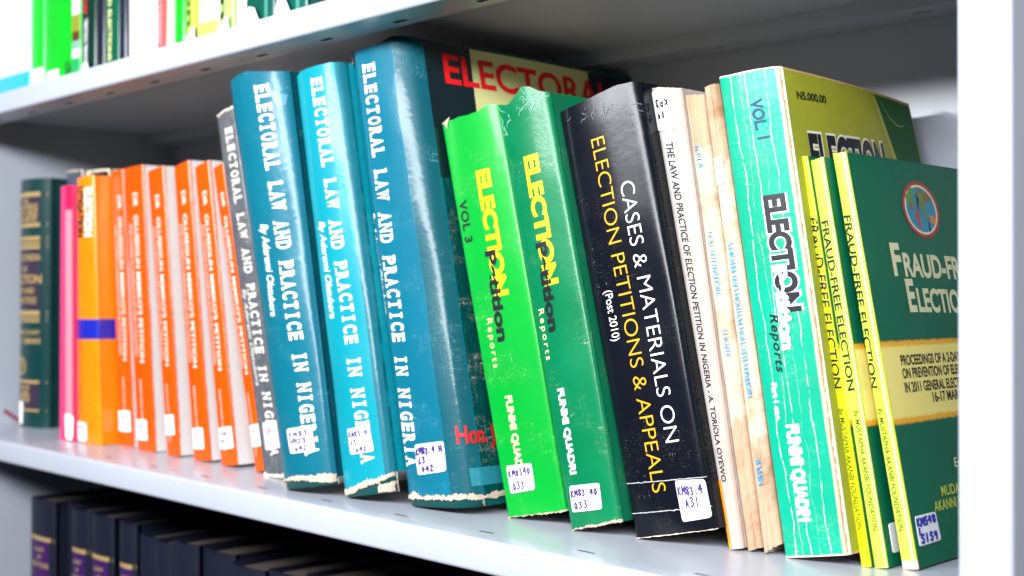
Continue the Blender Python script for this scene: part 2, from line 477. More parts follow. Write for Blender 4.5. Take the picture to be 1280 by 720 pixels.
def patch(book, name, mat, c, mode='front', off=.00012, parent=None, n=6):
    """flat printed area on a cover or spine; c = corner loop of four (x, v)"""
    V = []
    for j in range(n+1):
        for i in range(n+1):
            a, b = i/n, j/n
            x = (1-b)*((1-a)*c[3][0]+a*c[2][0])+b*((1-a)*c[0][0]+a*c[1][0])
            v = (1-b)*((1-a)*c[3][1]+a*c[2][1])+b*((1-a)*c[0][1]+a*c[1][1])
            if mode == 'spine': V.append(book.S(x, v, off))
            else:
                p = book.Fr(v, x); V.append((p[0]+off, p[1]-off*.5, p[2]))
    F = [(j*(n+1)+i, j*(n+1)+i+1, (j+1)*(n+1)+i+1, (j+1)*(n+1)+i) for j in range(n) for i in range(n)]
    U = [(0, 0)]*len(V)
    return link(name, V, F, mat, parent or (book.front if mode == 'front' else book.spine), book.org)

def disc(book, name, mat, cx, cv, rx, rv, off, parent, n=40, hole=0., shape=None):
    V, F = [], []
    for k in range(n):
        a = 2*math.pi*k/n
        f = shape(a) if shape else 1
        for q in ((1, hole) if hole else (1,)):
            p = book.P(1, cv+rv*f*q*math.sin(a)/book.h, cx+rx*f*q*math.cos(a)); V.append((p[0]+off, p[1], p[2]))
    if hole: F = [(2*k, 2*((k+1) % n), 2*((k+1) % n)+1, 2*k+1) for k in range(n)]
    else: F = [tuple(range(n))]
    return link(name, V, F, mat, parent, book.org, smooth=False)

# ------------------------------------------------------------------ the bookcase
case = empty('bookcase', (-.78, 0, -.62), 'white steel bookcase with slotted shelves holding all the books', 'bookcase')
CO = (-.78, 0, -.62)
X0, X1 = -1.34, -.2336
def shelf(z):
    V, F = [], []
    def quad(p): b = len(V); V.extend(p); F.append((b, b+1, b+2, b+3))
    def strip(p, q):
        N = 14
        for i in range(N):
            a, b = X0+(X1-X0)*i/N, X0+(X1-X0)*(i+1)/N
            quad([(a, p[0], z+p[1]), (b, p[0], z+p[1]), (b, q[0], z+q[1]), (a, q[0], z+q[1])])
    def slots(p, q, ya, yb, ln, x_ph, pitch=.0780):
        zz = p[1]; lo, hi = sorted((ya, yb)); a, b = (lo, hi) if p[0] < q[0] else (hi, lo)
        strip(p, (a, zz)); strip((b, zz), q)
        xs = []; k = -20
        while x_ph+pitch*k < X1-.02:
            if x_ph+pitch*k > X0+.02: xs.append(x_ph+pitch*k)
            k += 1
        cur = X0
        for x in xs+[None]:
            e = X1 if x is None else x-ln/2
            quad([(cur, a, z+zz), (e, a, z+zz), (e, b, z+zz), (cur, b, z+zz)])
            if x is not None:
                # turned-in lips of the slot
                for yy in ((a, b) if zz else (min(a, b),)):
                    quad([(e, yy, z+zz), (x+ln/2, yy, z+zz), (x+ln/2, yy, z+zz*.92+(-.0012 if zz == 0 else .0)), (e, yy, z+zz*.92+(-.0012 if zz == 0 else .0))])
                cur = x+ln/2
    r = .0028
    slots((.2660, 0), (r, 0), .0163, .0179, .012, -.4505)
    arc = [(r-r*math.sin(t), -r+r*math.cos(t)) for t in lin(0, math.pi/2, 6)]
    for p, q in zip(arc, arc[1:]): strip(p, q)
    strip((0, -r), (0, -.0195+r))
    arc = [(r-r*math.cos(t), -.0195+r-r*math.sin(t)) for t in lin(0, math.pi/2, 6)]
    for p, q in zip(arc, arc[1:]): strip(p, q)
    slots((r, -.0195), (.0300, -.0195), .0180, .0218, .0125, -.455)
    strip((.0300, -.0195), (.0300, -.0052)); strip((.0300, -.0052), (.2350, -.0052)); strip((.2350, -.0052), (.2350, -.0155))
    slots((.2350, -.0155), (.2660, -.0155), .2460, .2492, .0125, -.455)
    o = link('shelf_board', V, F, STEEL, case, CO, smooth=False)
    import bmesh
    bm = bmesh.new(); bm.from_mesh(o.data); bmesh.ops.remove_doubles(bm, verts=bm.verts, dist=1e-5); bmesh.ops.recalc_face_normals(bm, faces=bm.faces)
    for f in bm.faces: f.smooth = True
    for e in bm.edges: e.smooth = (len(e.link_faces) == 2 and e.calc_face_angle(9) < R(32))
    bm.to_mesh(o.data); bm.free()
    return o
for z in (0, .329, -.329): shelf(z)
def box(name, lo, hi, mat, parent, org, bev=.0016):
    import bmesh
    bm = bmesh.new(); bmesh.ops.create_cube(bm, size=1)
    for v in bm.verts: v.co = Vector([lo[i]+(hi[i]-lo[i])*(v.co[i]+.5)-org[i] for i in range(3)])
    if bev: bmesh.ops.bevel(bm, geom=bm.edges, offset=bev, segments=3, affect='EDGES', profile=.5)
    me = bpy.data.meshes.new(name); bm.to_mesh(me); bm.free(); me.materials.append(mat)
    o = bpy.data.objects.new(name, me); COL.objects.link(o); o.parent = parent
    return o
box('side_panel', (-1.3700, -.002, -.62), (-1.3402, .2950, .86), STEEL, case, CO)
box('side_panel', (-.2334, -.002, -.62), (-.2110, .2950, .86), STEEL, case, CO, .0022)
box('back_panel', (-1.3398, .2670, -.62), (-.2338, .2690, .86), STEEL, case, CO, 0)

# ------------------------------------------------------------------ lettering inks
WHITE = flat_mat('white print', (.86, .86, .86), .4)
YEL = flat_mat('yellow print', (.75, .50, .005), .4)
AMB = flat_mat('amber print', (.70, .34, .01), .4)
BLK = flat_mat('black print', (.008, .010, .014), .4)
RED = flat_mat('red print', (.75, .012, .015), .4)
GOLD = flat_mat('gold blocking', (.34, .23, .09), .35)
BLUE = flat_mat('faded blue print', (.05, .30, .52), .6)
PALEY = flat_mat('pale yellow print', (.80, .80, .35), .45)
NAVY = flat_mat('navy print', (.01, .05, .13), .5)

def rag(amp, seed, slope=0., hump=()):
    def f(a):
        v = slope*(a-.5)+amp*(noise.noise((a*7, seed, 0))+.45*noise.noise((a*24, seed, 3))+.25*noise.noise((a*70, seed, 5)))
        for c, w, h in hump: v += h*math.exp(-((a-c)/w)**2)
        return v
    return f

# ================================================================== the main shelf
# ---- dark green law book with gold panels
m_dg = cover('dark green cloth', (.003, .040, .040), rough=.42, coat=.25, mottle=.3, bump=.15)
m_dgp = flat_mat('dark purple title panel', (.030, .018, .040), .4)
b = Book('law_book', 'dark green cloth book with gold ruled panels, left end of the middle shelf',
         [(-1.3212, 0), (-1.256, 0), (-1.2536, .2585), (-1.3197, .2579)], .0789, .175, m_dg, bulge=.010, r=.004, t=.003, rimmat=m_dg, inset=.005)
for v0, v1 in ((.928, .946), (.806, .822), (.752, .768), (.735, .745), (.718, .730), (.452, .470), (.438, .446), (.424, .432), (.178, .190), (.066, .074)):
    patch(b, 'gold_rule', GOLD, [(.02, v1), (.98, v1), (.98, v0), (.02, v0)], 'spine', .0004)
for v0, v1 in ((.826, .924), (.476, .712), (.078, .174)):
    patch(b, 'title_panel', m_dgp, [(.03, v1), (.97, v1), (.97, v0), (.03, v0)], 'spine', .0003)
for t_, s0, s1, v, h in (('THE', .38, .60, .903, .0042), ('LAWYERS', .14, .82, .874, .0062), ('LECTURE', .14, .82, .846, .0060), ('SERIES', .16, .80, .829, .0036),
                         ('ENCYCLOPAEDIA', .10, .88, .672, .0062), ('OF', .40, .58, .628, .0048), ('ELECTION', .08, .90, .580, .0085), ('LAW AND', .24, .76, .540, .0055),
                         ('PRACTICE', .22, .80, .500, .0060), ('SUPREME COURT', .12, .88, .375, .004), ('A. K. USMAN', .12, .88, .338, .0055),
                         ('1957', .28, .66, .135, .008), ('2003', .28, .66, .105, .008)):
    letter(b, 'gold_title', t_, (s0, v), (s1, v), h, GOLD, 'across', bold=.03, off=.0006)
V, F = [], []
for k in range(24):
    a = 2*math.pi*k/24
    for q in (1, .72): V.append(b.S(.40+.16*q*math.cos(a), .247+.036*q*math.sin(a), .0006))
F = [(2*k, 2*((k+1) % 24), 2*((k+1) % 24)+1, 2*k+1) for k in range(24)]
link('gold_emblem', V, F, GOLD, b.spine, b.org)
letter(b, 'gold_emblem', 'S', (.33, .238), (.47, .238), .0105, GOLD, 'across', bold=.02, off=.0006)
sticker(b, [(.15, .100), (.45, .102), (.43, .010), (.15, .008)], [])
link('bookmark_ribbon', [(-1.3370, .066, .013), (-1.3375, .069, .0155), (-1.3195, .083, .001), (-1.3215, .079, .0005), (-1.330, .074, .0085)],
     [(0, 1, 4), (1, 2, 4), (2, 3, 4), (3, 0, 4)], flat_mat('maroon ribbon', (.16, .01, .03), .6), b.e, b.org)

# ---- tall grey book and black book pushed further in
m_gy = cover('slate grey cover', (.075, .085, .13), rough=.5, coat=.2, edge=(.02, .006))
b = Book('hardback_book', 'slate grey book pushed deep between the dark green book and the pink one',
         [(-1.2525, 0), (-1.2165, 0), (-1.2165, .2650), (-1.2525, .2655)], .097, .15, m_gy, bulge=.003, r=.002, t=.0025)
m_bk0 = cover('worn black cover', (.008, .010, .014), rough=.45, coat=.3, edge=(.02, .012))
b = Book('hardback_book', 'black book pushed deep behind the orange book with the blue band',
         [(-1.2130, 0), (-1.1650, 0), (-1.1650, .2625), (-1.2130, .2630)], .100, .15, m_bk0, bulge=.003, r=.002, t=.0025)
patch(b, 'torn_label', PAPER_RIM, [(-.0, .999), (.30, .999), (.26, .965), (.02, .955)], 'spine', .0004)

# ---- pink book
m_pk = cover('magenta cover', (.80, .06, .22), col2=(.70, .03, .14), rough=.4, coat=.3, bands=[('s', .46, 1.1, (.82, .01, .07)), ], mottle=.5)
b = Book('paperback_book', 'thin pink and red paperback with a pale panel on its spine',
         [(-1.1554, 0), (-1.1250, .0008), (-1.1278, .2404), (-1.1532, .2412)], .046, .16, m_pk, bulge=.0006, r=.001)
m_pkp = cover('pale pink panel', (.86, .62, .55), col2=(.82, .30, .52), rough=.5, mottle=.9)
patch(b, 'pale_panel', flat_mat('pale pink panel print', (.62, .22, .28), .5), [(.47, .905), (.995, .905), (.995, .012), (.51, .012)], 'spine', .00015)
sticker(b, [(.47, .105), (1., .100), (.97, .002), (.55, .004)], [], rho=.35, name='torn_sticker')

# ---- orange ELECTION LITIGATION
m_ol = cover('orange cover', (.88, .22, .004), col2=(.90, .32, .006), rough=.3, coat=.6, mottle=.8, bump=.1, bands=[('v', .386, .467, (.012, .02, .36))])
b = Book('paperback_book', 'orange paperback titled ELECTION LITIGATION with a blue band round its spine',
         [(-1.1244, 0), (-1.0773, .0005), (-1.0938, .2482), (-1.1273, .2473)], .0498, .17, m_ol, bulge=.002, r=.0025)
letter(b, 'title', 'ELECTION', (.76, .955), (.72, .773), .30, WHITE, bold=.045)
letter(b, 'title', 'LITIGATION', (.33, .965), (.28, .773), .34, BLK, bold=.06)
letter(b, 'author_name', 'ABDULLAHI IBRAHIM', (.25, .40), (.23, .10), .10, flat_mat('brown print', (.25, .05, .01), .5))
sticker(b, [(.05, .078), (.50, .076), (.50, .008), (.04, .006)], [('KM83', .1, .62, .75, .22), ('65', .1, .3, .4, .22), ('A', .1, .05, .2, .2)], 'pale')

# ---- seven orange petition books
m_or = cover('bright orange cover', (.80, .095, .002), col2=(.76, .075, .002), rough=.32, coat=.55, mottle=.6, bump=.12)
m_wc = cover('white back of orange book', (.86, .85, .83), rough=.35, coat=.5, mottle=.15, bump=.08)
WP = flat_mat('white petition print', (.86, .74, .68), .4)
orange = [
 ('first right of the blue-banded orange book', [(-1.0735, 0), (-1.0476, .0002), (-1.0676, .2531), (-1.0935, .2513)], .0657, .64, .0, (.10, .92), (.125, .052)),
 ('second right of the blue-banded book, sticker low', [(-1.0286, 0), (-.9983, .0006), (-1.0208, .2529), (-1.055, .2518)], .0605, .50, .0, (.08, .67), (.106, .036)),
 ('third right of the blue-banded book, lower than its neighbours', [(-.9747, 0), (-.9544, .0012), (-.9824, .2492), (-1.0107, .2457)], .0597, .49, .0, (.11, .79), (.138, .070)),
 ('fourth right of the blue-banded book', [(-.9308, 0), (-.9054, .0017), (-.9394, .2507), (-.9647, .2459)], .0598, .49, .0, (.12, .76), (.106, .037)),
 ('second left of the worn grey book', [(-.8846, 0), (-.8625, .0025), (-.9043, .2478), (-.9271, .243)], .0579, .50, .0, (.12, .95), (.122, .053)),
 ('half hidden, directly left of the worn grey book', [(-.835, 0), (-.8206, .0022), (-.8813, .2442), (-.8982, .2402)], .058, .50, .0, (.2, .95), (.145, .077))]
for i, (where, q, y, sc, _, sx, sv) in enumerate(orange):
    b = Book('paperback_book', 'orange petition paperback, '+where, q, y, .165, m_or, m_or, m_wc, bulge=.0008, r=.0016,
             group='orange petition books leaning in a row', seed=i)
    letter(b, 'title', 'DR   OLUSEGUN MIMIKO\'S PETITION', (sc+.08, .905), (sc+.08, .308), .22, WP, bold=.012)
    letter(b, 'subtitle', 'AND OTHERS IN NIGERIAN ELECTION LITIGATION', (sc-.24, .80), (sc-.24, .33), .13, WP, bold=.0)
    letter(b, 'author_name', 'BABATUNDE OGALA ESQ.', (sc-.08, .246), (sc-.06, .045), .10, WP)
    sticker(b, [(sx[0], sv[0]), (sx[1], sv[0]+.003), (sx[1]+.02, sv[1]+.001), (sx[0]-.01, sv[1])],
            [('KM83', .12, .58, .78, .22), ('M6', .12, .28, .5, .2)], 'pale' if i != 4 else 'violet')

# ---- worn grey ELECTORAL LAW AND PRACTICE
m_gr = cover('worn grey-green cover', (.060, .085, .09), col2=(.115, .095, .13), rough=.5, coat=.3, mottle=1., edge=(.05, .012),
             scratch=2.2, spots=.6, streak=.35, streakcol=(.30, .30, .28), bump=.5, edgecol=srgb(205, 200, 185))
m_grt = flat_mat('faded cream print', (.70, .67, .60), .6)
b = Book('law_book', 'thin worn grey electoral law book with frayed edges',
         [(-.8104, 0), (-.7816, .0018), (-.854, .2848), (-.8801, .2819)], .05, .18, m_gr, bulge=.0012, r=.002, t=.002, wob=.0006,
         top=rag(.0015, 3, .003), bot=rag(.0008, 4))
letter(b, 'title', 'ELECTORAL LAW AND PRACTICE IN NIGERIA', (.62, .95), (.70, .055), .34, m_grt, bold=.03, slab=True)
letter(b, 'author_name', 'By Aderemi Olatubora', (.30, .50), (.34, .24), .20, m_grt, shear=.25)
sticker(b, [(.34, .142), (.98, .148), (.98, .076), (.32, .068)], [('KM', .2, .55, .4, .25), ('61', .3, .15, .3, .25)], 'pale', mat=flat_mat('grubby sticker', (.55, .54, .56), .6))
ribbon(b, 'frayed_edge', PAPER_RIM, lambda a: 0.0002, lambda a: .0022, 0, 1, seed=2., out=.0005)
V, F = [], []
for k in range(41):
    v = k/40; w = .10+.07*noise.noise((k*.6, 4, 2))
    V += [b.S(0, v, .0004), b.S(max(.02, w), v, .0004)]
F = [(2*k, 2*k+1, 2*k+3, 2*k+2) for k in range(40)]
link('frayed_edge', V, F, PAPER_RIM, b.spine, b.org)

# ---- three thick teal books
FR = flat_mat('frayed jacket paper', srgb(190, 168, 150), .95)
def teal_mat(name, c, c2, **k):
    return cover(name, c, c2, edgecol=(.16, .36, .42), rough=.36, coat=.26, coat_rough=.11, mottle=.55, bump=.3, **k)
m_board = cover('dark teal board', (.002, .10, .10), rough=.5, mottle=.4, edge=(.01, .006))
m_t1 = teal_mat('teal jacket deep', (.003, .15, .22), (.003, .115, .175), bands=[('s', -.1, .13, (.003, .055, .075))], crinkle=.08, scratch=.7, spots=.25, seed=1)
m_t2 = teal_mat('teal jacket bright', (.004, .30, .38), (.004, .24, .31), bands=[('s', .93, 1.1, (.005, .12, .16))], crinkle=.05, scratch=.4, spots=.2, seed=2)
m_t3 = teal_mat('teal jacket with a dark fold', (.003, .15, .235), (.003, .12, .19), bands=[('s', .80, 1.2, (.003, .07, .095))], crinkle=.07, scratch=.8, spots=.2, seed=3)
m_t3c = cover('plastic-covered teal front', (.001, .060, .060), (.001, .080, .07), rough=.35, coat=.4, coat_rough=.14, mottle=.8, crinkle=.5, bump=.6, scratch=.7, seed=5)
def case_foot(b, hgt, seed):
    """the binding board that shows below the torn jacket, and the torn paper between"""
    V, F, U, E = [], [], [], []
    n = 30
    for k in range(n+1):
        a = k/n
        for v, o in ((-.0, -.0012), (hgt/b.h, -.0012)): V.append(b.S(a, v, o)); U.append((a*b.w, v)); E.append((a, .5))
        V.append(b.S(a, 0, -.0045)); U.append((a*b.w, 0)); E.append((a, 0))
    for k in range(n):
        F.append((3*k, 3*k+3, 3*k+4, 3*k+1)); F.append((3*k+2, 3*k+5, 3*k+3, 3*k))
    link('binding_board', V, F, m_board, b.e, b.org, U, E)

# first
bf1 = lambda a: .0062+.0015*math.sin(a*4)+.0006*noise.noise((a*30, 1, 0))
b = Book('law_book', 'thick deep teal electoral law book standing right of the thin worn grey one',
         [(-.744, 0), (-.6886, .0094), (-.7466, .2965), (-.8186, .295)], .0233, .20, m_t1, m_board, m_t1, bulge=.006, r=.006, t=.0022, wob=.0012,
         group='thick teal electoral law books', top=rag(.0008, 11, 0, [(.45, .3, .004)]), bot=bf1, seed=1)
case_foot(b, .022, 1)
ribbon(b, 'frayed_edge', FR, lambda a: bf1(a)-.0012-.002*a, lambda a: bf1(a)+.0006+.0045*max(0, a-.55), 0, 1, seed=1.)
letter(b, 'title', 'ELECTORAL LAW AND PRACTICE IN NIGERIA', (.70, .974), (.80, .072), .195, WHITE, bold=.036, slab=True)
letter(b, 'author_name', 'By Aderemi Olatubora', (.47, .630), (.43, .406), .135, WHITE, shear=.28, bold=.012)
sticker(b, [(.40, .138), (.84, .141), (.86, .081), (.42, .080)], [('KM83', .1, .66, .8, .2), ('HN23', .1, .38, .7, .19), ('O42', .28, .08, .5, .19)], lw=.048)
patch(b, 'torn_patch', flat_mat('pale lifted laminate', (.05, .19, .29), .35, .2), [(.80, .955), (.99, .940), (.97, .915), (.90, .905)], 'spine', .0003)
# second
bf2 = lambda a: .0055+.0085*max(0, (a-.40)/.6)**1.2-.0012*math.sin(a*9)
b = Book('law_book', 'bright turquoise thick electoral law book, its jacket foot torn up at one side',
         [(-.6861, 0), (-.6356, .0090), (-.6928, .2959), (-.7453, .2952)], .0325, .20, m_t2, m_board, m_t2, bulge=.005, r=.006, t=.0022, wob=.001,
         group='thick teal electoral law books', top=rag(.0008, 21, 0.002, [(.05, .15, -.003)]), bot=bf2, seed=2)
case_foot(b, .026, 2)
ribbon(b, 'frayed_edge', FR, lambda a: bf2(a)-.0028, lambda a: bf2(a)+.0010, 0, 1, seed=6.)
ribbon(b, 'frayed_edge', FR, lambda a: .0006, lambda a: .0035+.004*a, .86, 1, n=14, seed=9., out=.0016)
letter(b, 'title', 'ELECTORAL LAW AND PRACTICE IN NIGERIA', (.60, .973), (.70, .070), .215, WHITE, bold=.036, slab=True)
letter(b, 'author_name', 'By Aderemi Olatubora', (.355, .632), (.34, .405), .15, WHITE, shear=.28, bold=.012)
sticker(b, [(.385, .151), (.80, .153), (.83, .095), (.39, .093)], [('KM83.H', .06, .66, .88, .2), ('63', .1, .36, .3, .19), ('O42', .3, .08, .5, .17)], lw=.048)
# torn jacket corner at the head, curling to the left
m_curl = flat_mat('torn laminate', srgb(190, 170, 165), .6)
# third
bf3 = lambda a: .0072+.0006*noise.noise((a*26, 5, 0))
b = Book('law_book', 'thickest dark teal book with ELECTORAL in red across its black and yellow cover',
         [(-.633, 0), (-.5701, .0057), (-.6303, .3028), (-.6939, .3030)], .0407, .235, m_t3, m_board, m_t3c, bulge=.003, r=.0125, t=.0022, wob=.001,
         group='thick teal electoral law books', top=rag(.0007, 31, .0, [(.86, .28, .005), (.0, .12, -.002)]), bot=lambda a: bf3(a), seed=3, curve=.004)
case_foot(b, .024, 3)
ribbon(b, 'frayed_edge', FR, lambda a: bf3(a)-.0022, lambda a: bf3(a)+.0010+.0016*noise.noise((a*6, 3, 3)), 0, 1, seed=3., cov=.06)
V, F = [], []
for k in range(13):
    d = .0125+.06*k/12
    for v in (.0, .03): p = b.P(1, v, d); V.append((p[0]-.0008, p[1], p[2]))
F = [(2*k, 2*k+2, 2*k+3, 2*k+1) for k in range(12)]
link('binding_board', V, F, m_board, b.e, b.org, [(0, 0)]*26, [(.5, .5)]*26)
letter(b, 'title', 'ELECTORAL LAW AND PRACTICE IN NIGERIA', (.40, .966), (.27, .084), .20, WHITE, bold=.036, slab=True)
letter(b, 'author_name', 'By Aderemi Olatubora', (.105, .635), (.11, .41), .125, WHITE, shear=.28, bold=.012)
sticker(b, [(.37, .130), (.80, .138), (.79, .076), (.36, .066)], [('KM83.4.H', .04, .66, .92, .2), ('63', .1, .36, .28, .19), ('O42', .2, .08, .45, .19)], lw=.056, off=.0006)
m_yb = flat_mat('pale yellow block', (.60, .60, .26), .35, .5); m_dk = flat_mat('black block', (.004, .014, .018), .35, .5)
patch(b, 'black_block', m_dk, [(.0135, 1.010), (.053, 1.006), (.050, .70), (.0135, .70)], 'front', .00012)
patch(b, 'yellow_block', m_yb, [(.0535, 1.006), (.172, 1.003), (.160, .50), (.0495, .50)], 'front', .00014)
patch(b, 'black_block', m_dk, [(.173, 1.001), (.232, 1.000), (.232, .84), (.170, .84)], 'front', .00016)
letter(b, 'cover_title', 'ELECTORAL', (.0285, .918), (.196, .912), .0200, RED, 'front', bold=.022, off=.0004)
letter(b, 'author_name', 'Hon. Justice', (.0005, .132), (.056, .130), .0108, RED, 'front', bold=.02, off=.0007)
m_lb = cover('light blue strip', (.05, .34, .44), (.09, .42, .50), rough=.3, coat=.8, mottle=1., crinkle=.4, bump=.5)
patch(b, 'light_blue_strip', flat_mat('light blue strip print', (.02, .19, .25), .3, .7), [(.0, .080), (.09, .080), (.09, .043), (.0, .043)], 'front', .0004, n=12)
# torn corner scraps at the head of the third book's spine
def scrap(book, name, pts, mat, off=.001):
    V = [book.S(a, v, off+o) for a, v, o in pts]; n = len(V)
    c = tuple(sum(p[i] for p in V)/n for i in range(3)); V.append((c[0], c[1]-.0015, c[2]))
    F = [(k, (k+1) % n, n) for k in range(n)]
    return link(name, V, F, mat, book.e, book.org, smooth=False)
scrap(b, 'torn_scrap', [(-.02, 1.004, 0), (.05, 1.006, .001), (.03, .975, .002), (-.03, .962, .004), (-.07, .972, .006)], m_curl)
scrap(b, 'torn_scrap', [(-.02, .968, .002), (-.20, .956, .008), (-.12, .950, .006), (-.02, .953, .002)], FR)
scrap(b, 'torn_scrap', [(-.01, .952, .002), (-.16, .935, .006), (-.06, .915, .004), (.02, .905, .001)], m_dk)

# ---- two green ELECTION PETITION REPORTS volumes
m_g1 = cover('bright green cover', (.001, .36, .030), (.001, .31, .035), rough=.34, coat=.2, mottle=.7, bump=.2, scratch=.3, spots=.1, seed=4)
m_g2 = cover('deep green cover', (.001, .155, .055), (.001, .20, .08), rough=.32, coat=.18, mottle=.8, bump=.25, scratch=.3, spots=.25, seed=6,
             bands=[('s', -.1, .10, (.004, .13, .06))])
GRP = 'green petition report volumes by the same author'
b = Book('report_book', 'bright green volume of petition reports marked VOL 3',
         [(-.554, 0), (-.5046, .0100), (-.5620, .2548), (-.6164, .2495)], .0585, .18, m_g1, bulge=.0015, r=.0025, wob=.0008, group=GRP,
         top=rag(.0007, 41, 0, [(.88, .12, .003), (.0, .05, -.001)]), bot=rag(.0006, 42), seed=4)
letter(b, 'volume_number', 'VOL 3', (.16, .789), (.155, .680), .13, BLK, bold=.03, track=1.1)
letter(b, 'title', 'ELECTION', (.60, .852), (.575, .531), .21, YEL, bold=.05)
letter(b, 'title', 'Petition', (.50, .647), (.475, .420), .165, BLK, bold=.04, slab=False, off=.0003)
letter(b, 'title', 'Reports', (.30, .482), (.285, .360), .10, PALEY, track=1.35)
letter(b, 'author_name', 'FUNMI QUADRI', (.40, .288), (.385, .090), .11, PALEY, bold=.04)
sticker(b, [(.15, .122), (.61, .121), (.60, .058), (.155, .055)], [('KM8340', .06, .60, .9, .24), ('Q33', .16, .12, .5, .26)], lw=.048)
ribbon(b, 'frayed_edge', FR, lambda a: -.0002, lambda a: .0002+.0012*max(0, a-.55), 0, 1, seed=11., out=.0005, amp=.55)
scrap(b, 'torn_scrap', [(.02, .997, 0), (.10, 1.001, 0), (.20, 1.008, 0), (.13, .990, 0), (.11, .978, 0), (.09, .990, 0)], FR, .0006)
b = Book('report_book', 'deep green petition reports volume with a crumpled head, left of the black book',
         [(-.4981, 0), (-.4599, .0098), (-.5170, .2579), (-.5596, .252)], .0556, .18, m_g2, bulge=.002, r=.003, wob=.0009, group=GRP,
         top=rag(.0008, 51, 0, [(.62, .22, .008), (.08, .12, .002)]), bot=rag(.0006, 52), seed=6)
letter(b, 'title', 'ELECTION', (.53, .865), (.515, .553), .25, YEL, bold=.05)
letter(b, 'title', 'Petition', (.44, .656), (.40, .447), .195, BLK, bold=.04, off=.0003)
letter(b, 'title', 'Reports', (.20, .505), (.195, .386), .115, PALEY, track=1.35)
letter(b, 'author_name', 'FUNMI QUADRI', (.33, .316), (.315, .121), .125, WHITE, bold=.045)
sticker(b, [(.185, .097), (.78, .092), (.75, .034), (.15, .038)], [('KM83.40', .05, .58, .9, .25), ('Q33', .12, .12, .48, .26)], lw=.048)
ribbon(b, 'frayed_edge', FR, lambda a: -.0002, lambda a: .0005+.0010*a, 0, 1, seed=14., out=.0006, amp=.6)
def scratches(book, name, mat, cs, cv, ws, wv, n, seed, off=.0004, w=.00028, L0=.0007, L1=.0026):
    rr = random.Random(seed); V, F = [], []
    for _ in range(n):
        a, v = cs+rr.gauss(0, ws), cv+rr.gauss(0, wv); an = rr.uniform(0, math.pi)
        for k in range(rr.randint(2, 5)):
            L = rr.uniform(L0, L1); an += rr.gauss(0, .6)
            a2, v2 = a+math.cos(an)*L/book.w, v+math.sin(an)*L/book.h
            nx, ny = -math.sin(an)*w/2*rr.uniform(.5, 1.6), math.cos(an)*w/2*rr.uniform(.5, 1.6)
            bq = len(V)
            cl = lambda s: min(.995, max(.005, s))
            for (s_, t_) in ((a-nx/book.w, v-ny/book.h), (a2-nx/book.w, v2-ny/book.h), (a2+nx/book.w, v2+ny/book.h), (a+nx/book.w, v+ny/book.h)):
                V.append(book.S(cl(s_), min(t_, 1+book.top(cl(s_))/book.h), off+len(V)*1e-7))
            F.append((bq, bq+1, bq+2, bq+3)); a, v = a2, v2
    return link(name, V, F, mat, book.spine, book.org, smooth=False)
SCF = flat_mat('pale laminate crack', (.22, .46, .36), .5)
scratches(b, 'head_creases', SCF, .74, .988, .17, .012, 40, 5, w=.0002)
scratches(b, 'head_creases', SCF, .10, .965, .05, .02, 14, 6)

# ---- black CASES & MATERIALS
m_blk = cover('black laminated cover', (.0040, .0056, .0105), (.0055, .0065, .011), rough=.22, coat=.10, coat_rough=.10, mottle=.8, bump=.10, scratch=.08, spots=.04, seed=7)
b = Book('law_book', 'thick black book titled CASES & MATERIALS in white and amber lettering',
         [(-.4568, 0), (-.4015, .0125), (-.4545, .2557), (-.5165, .2459)], .0635, .19, m_blk, bulge=.0025, r=.0045, t=.0012, wob=.0008,
         top=rag(.0004, 61, 0, [(.8, .35, .003)]), bot=rag(.0002, 62), seed=7)
letter(b, 'title', 'ELECTION PETITIONS & APPEALS', (.475, .908), (.475, .093), .165, AMB, bold=-.012)
letter(b, 'title', 'CASES & MATERIALS ON', (.725, .789), (.725, .196), .155, WHITE, bold=-.012)
letter(b, 'title', '(Post 2010)', (.275, .556), (.262, .440), .100, WHITE)
sticker(b, [(.68, .113), (.985, .108), (.99, .025), (.69, .023)], [('KM83.4', .05, .64, .9, .2), ('.A31', .05, .32, .75, .22)], lw=.048)
scratches(b, 'head_creases', flat_mat('grey scuff', (.16, .17, .20), .5), .5, .955, .28, .010, 14, 8, w=.00025)
for v0, v1 in ((.1215, .112), (.055, .048)):
    V, F = [], []
    for k in range(61):
        a = k/60*.99+.005; v = v0+(v1-v0)*a+.0016*noise.noise((k*.35, v0*40, 1)); w = (.0002+.00035*max(0, noise.noise((k*.5, 3, v0*90))))/b.h
        V += [b.S(a, v-w, .0003), b.S(a, v+w, .0003)]
    F = [(2*k, 2*k+2, 2*k+3, 2*k+1) for k in range(60)]
    link('tape_edge', V, F, flat_mat('clear tape edge', (.42, .42, .44), .4), b.spine, b.org)
ribbon(b, 'frayed_edge', PAPER_RIM, lambda a: -.0003, lambda a: .0001, 0, 1, seed=24., out=.0003, amp=.2)

# ---- white spine, THE LAW AND PRACTICE OF ELECTION PETITION
m_wh = cover('off-white spine', (.56, .52, .49), (.52, .43, .39), rough=.55, coat=.1, mottle=.7, dirt=.3, bands=[('s', .56, 1.2, (.50, .34, .29))], spots=.1, seed=8, bump=.4)
b = Book('paperback_book', 'slim off-white book with a black title, right of the thick black book',
         [(-.4008, 0), (-.3918, .0020), (-.4335, .253), (-.4550, .2544)], .076, .17, m_wh, bulge=.001, r=.002, seed=8,
         top=rag(.0005, 71, 0, [(.3, .3, .001)]))
letter(b, 'title', 'THE LAW AND PRACTICE OF ELECTION PETITION IN NIGERIA - A. TORIOLA OYEWO', (.40, .878), (.52, .140), .25, BLK, bold=.022)
sticker(b, [(.03, .994), (.66, .996), (.66, .903), (.03, .905)], [('.O9', .16, .54, .72, .17), ('KP3', .14, .22, .74, .17)], 'black', lw=.06, up=False)
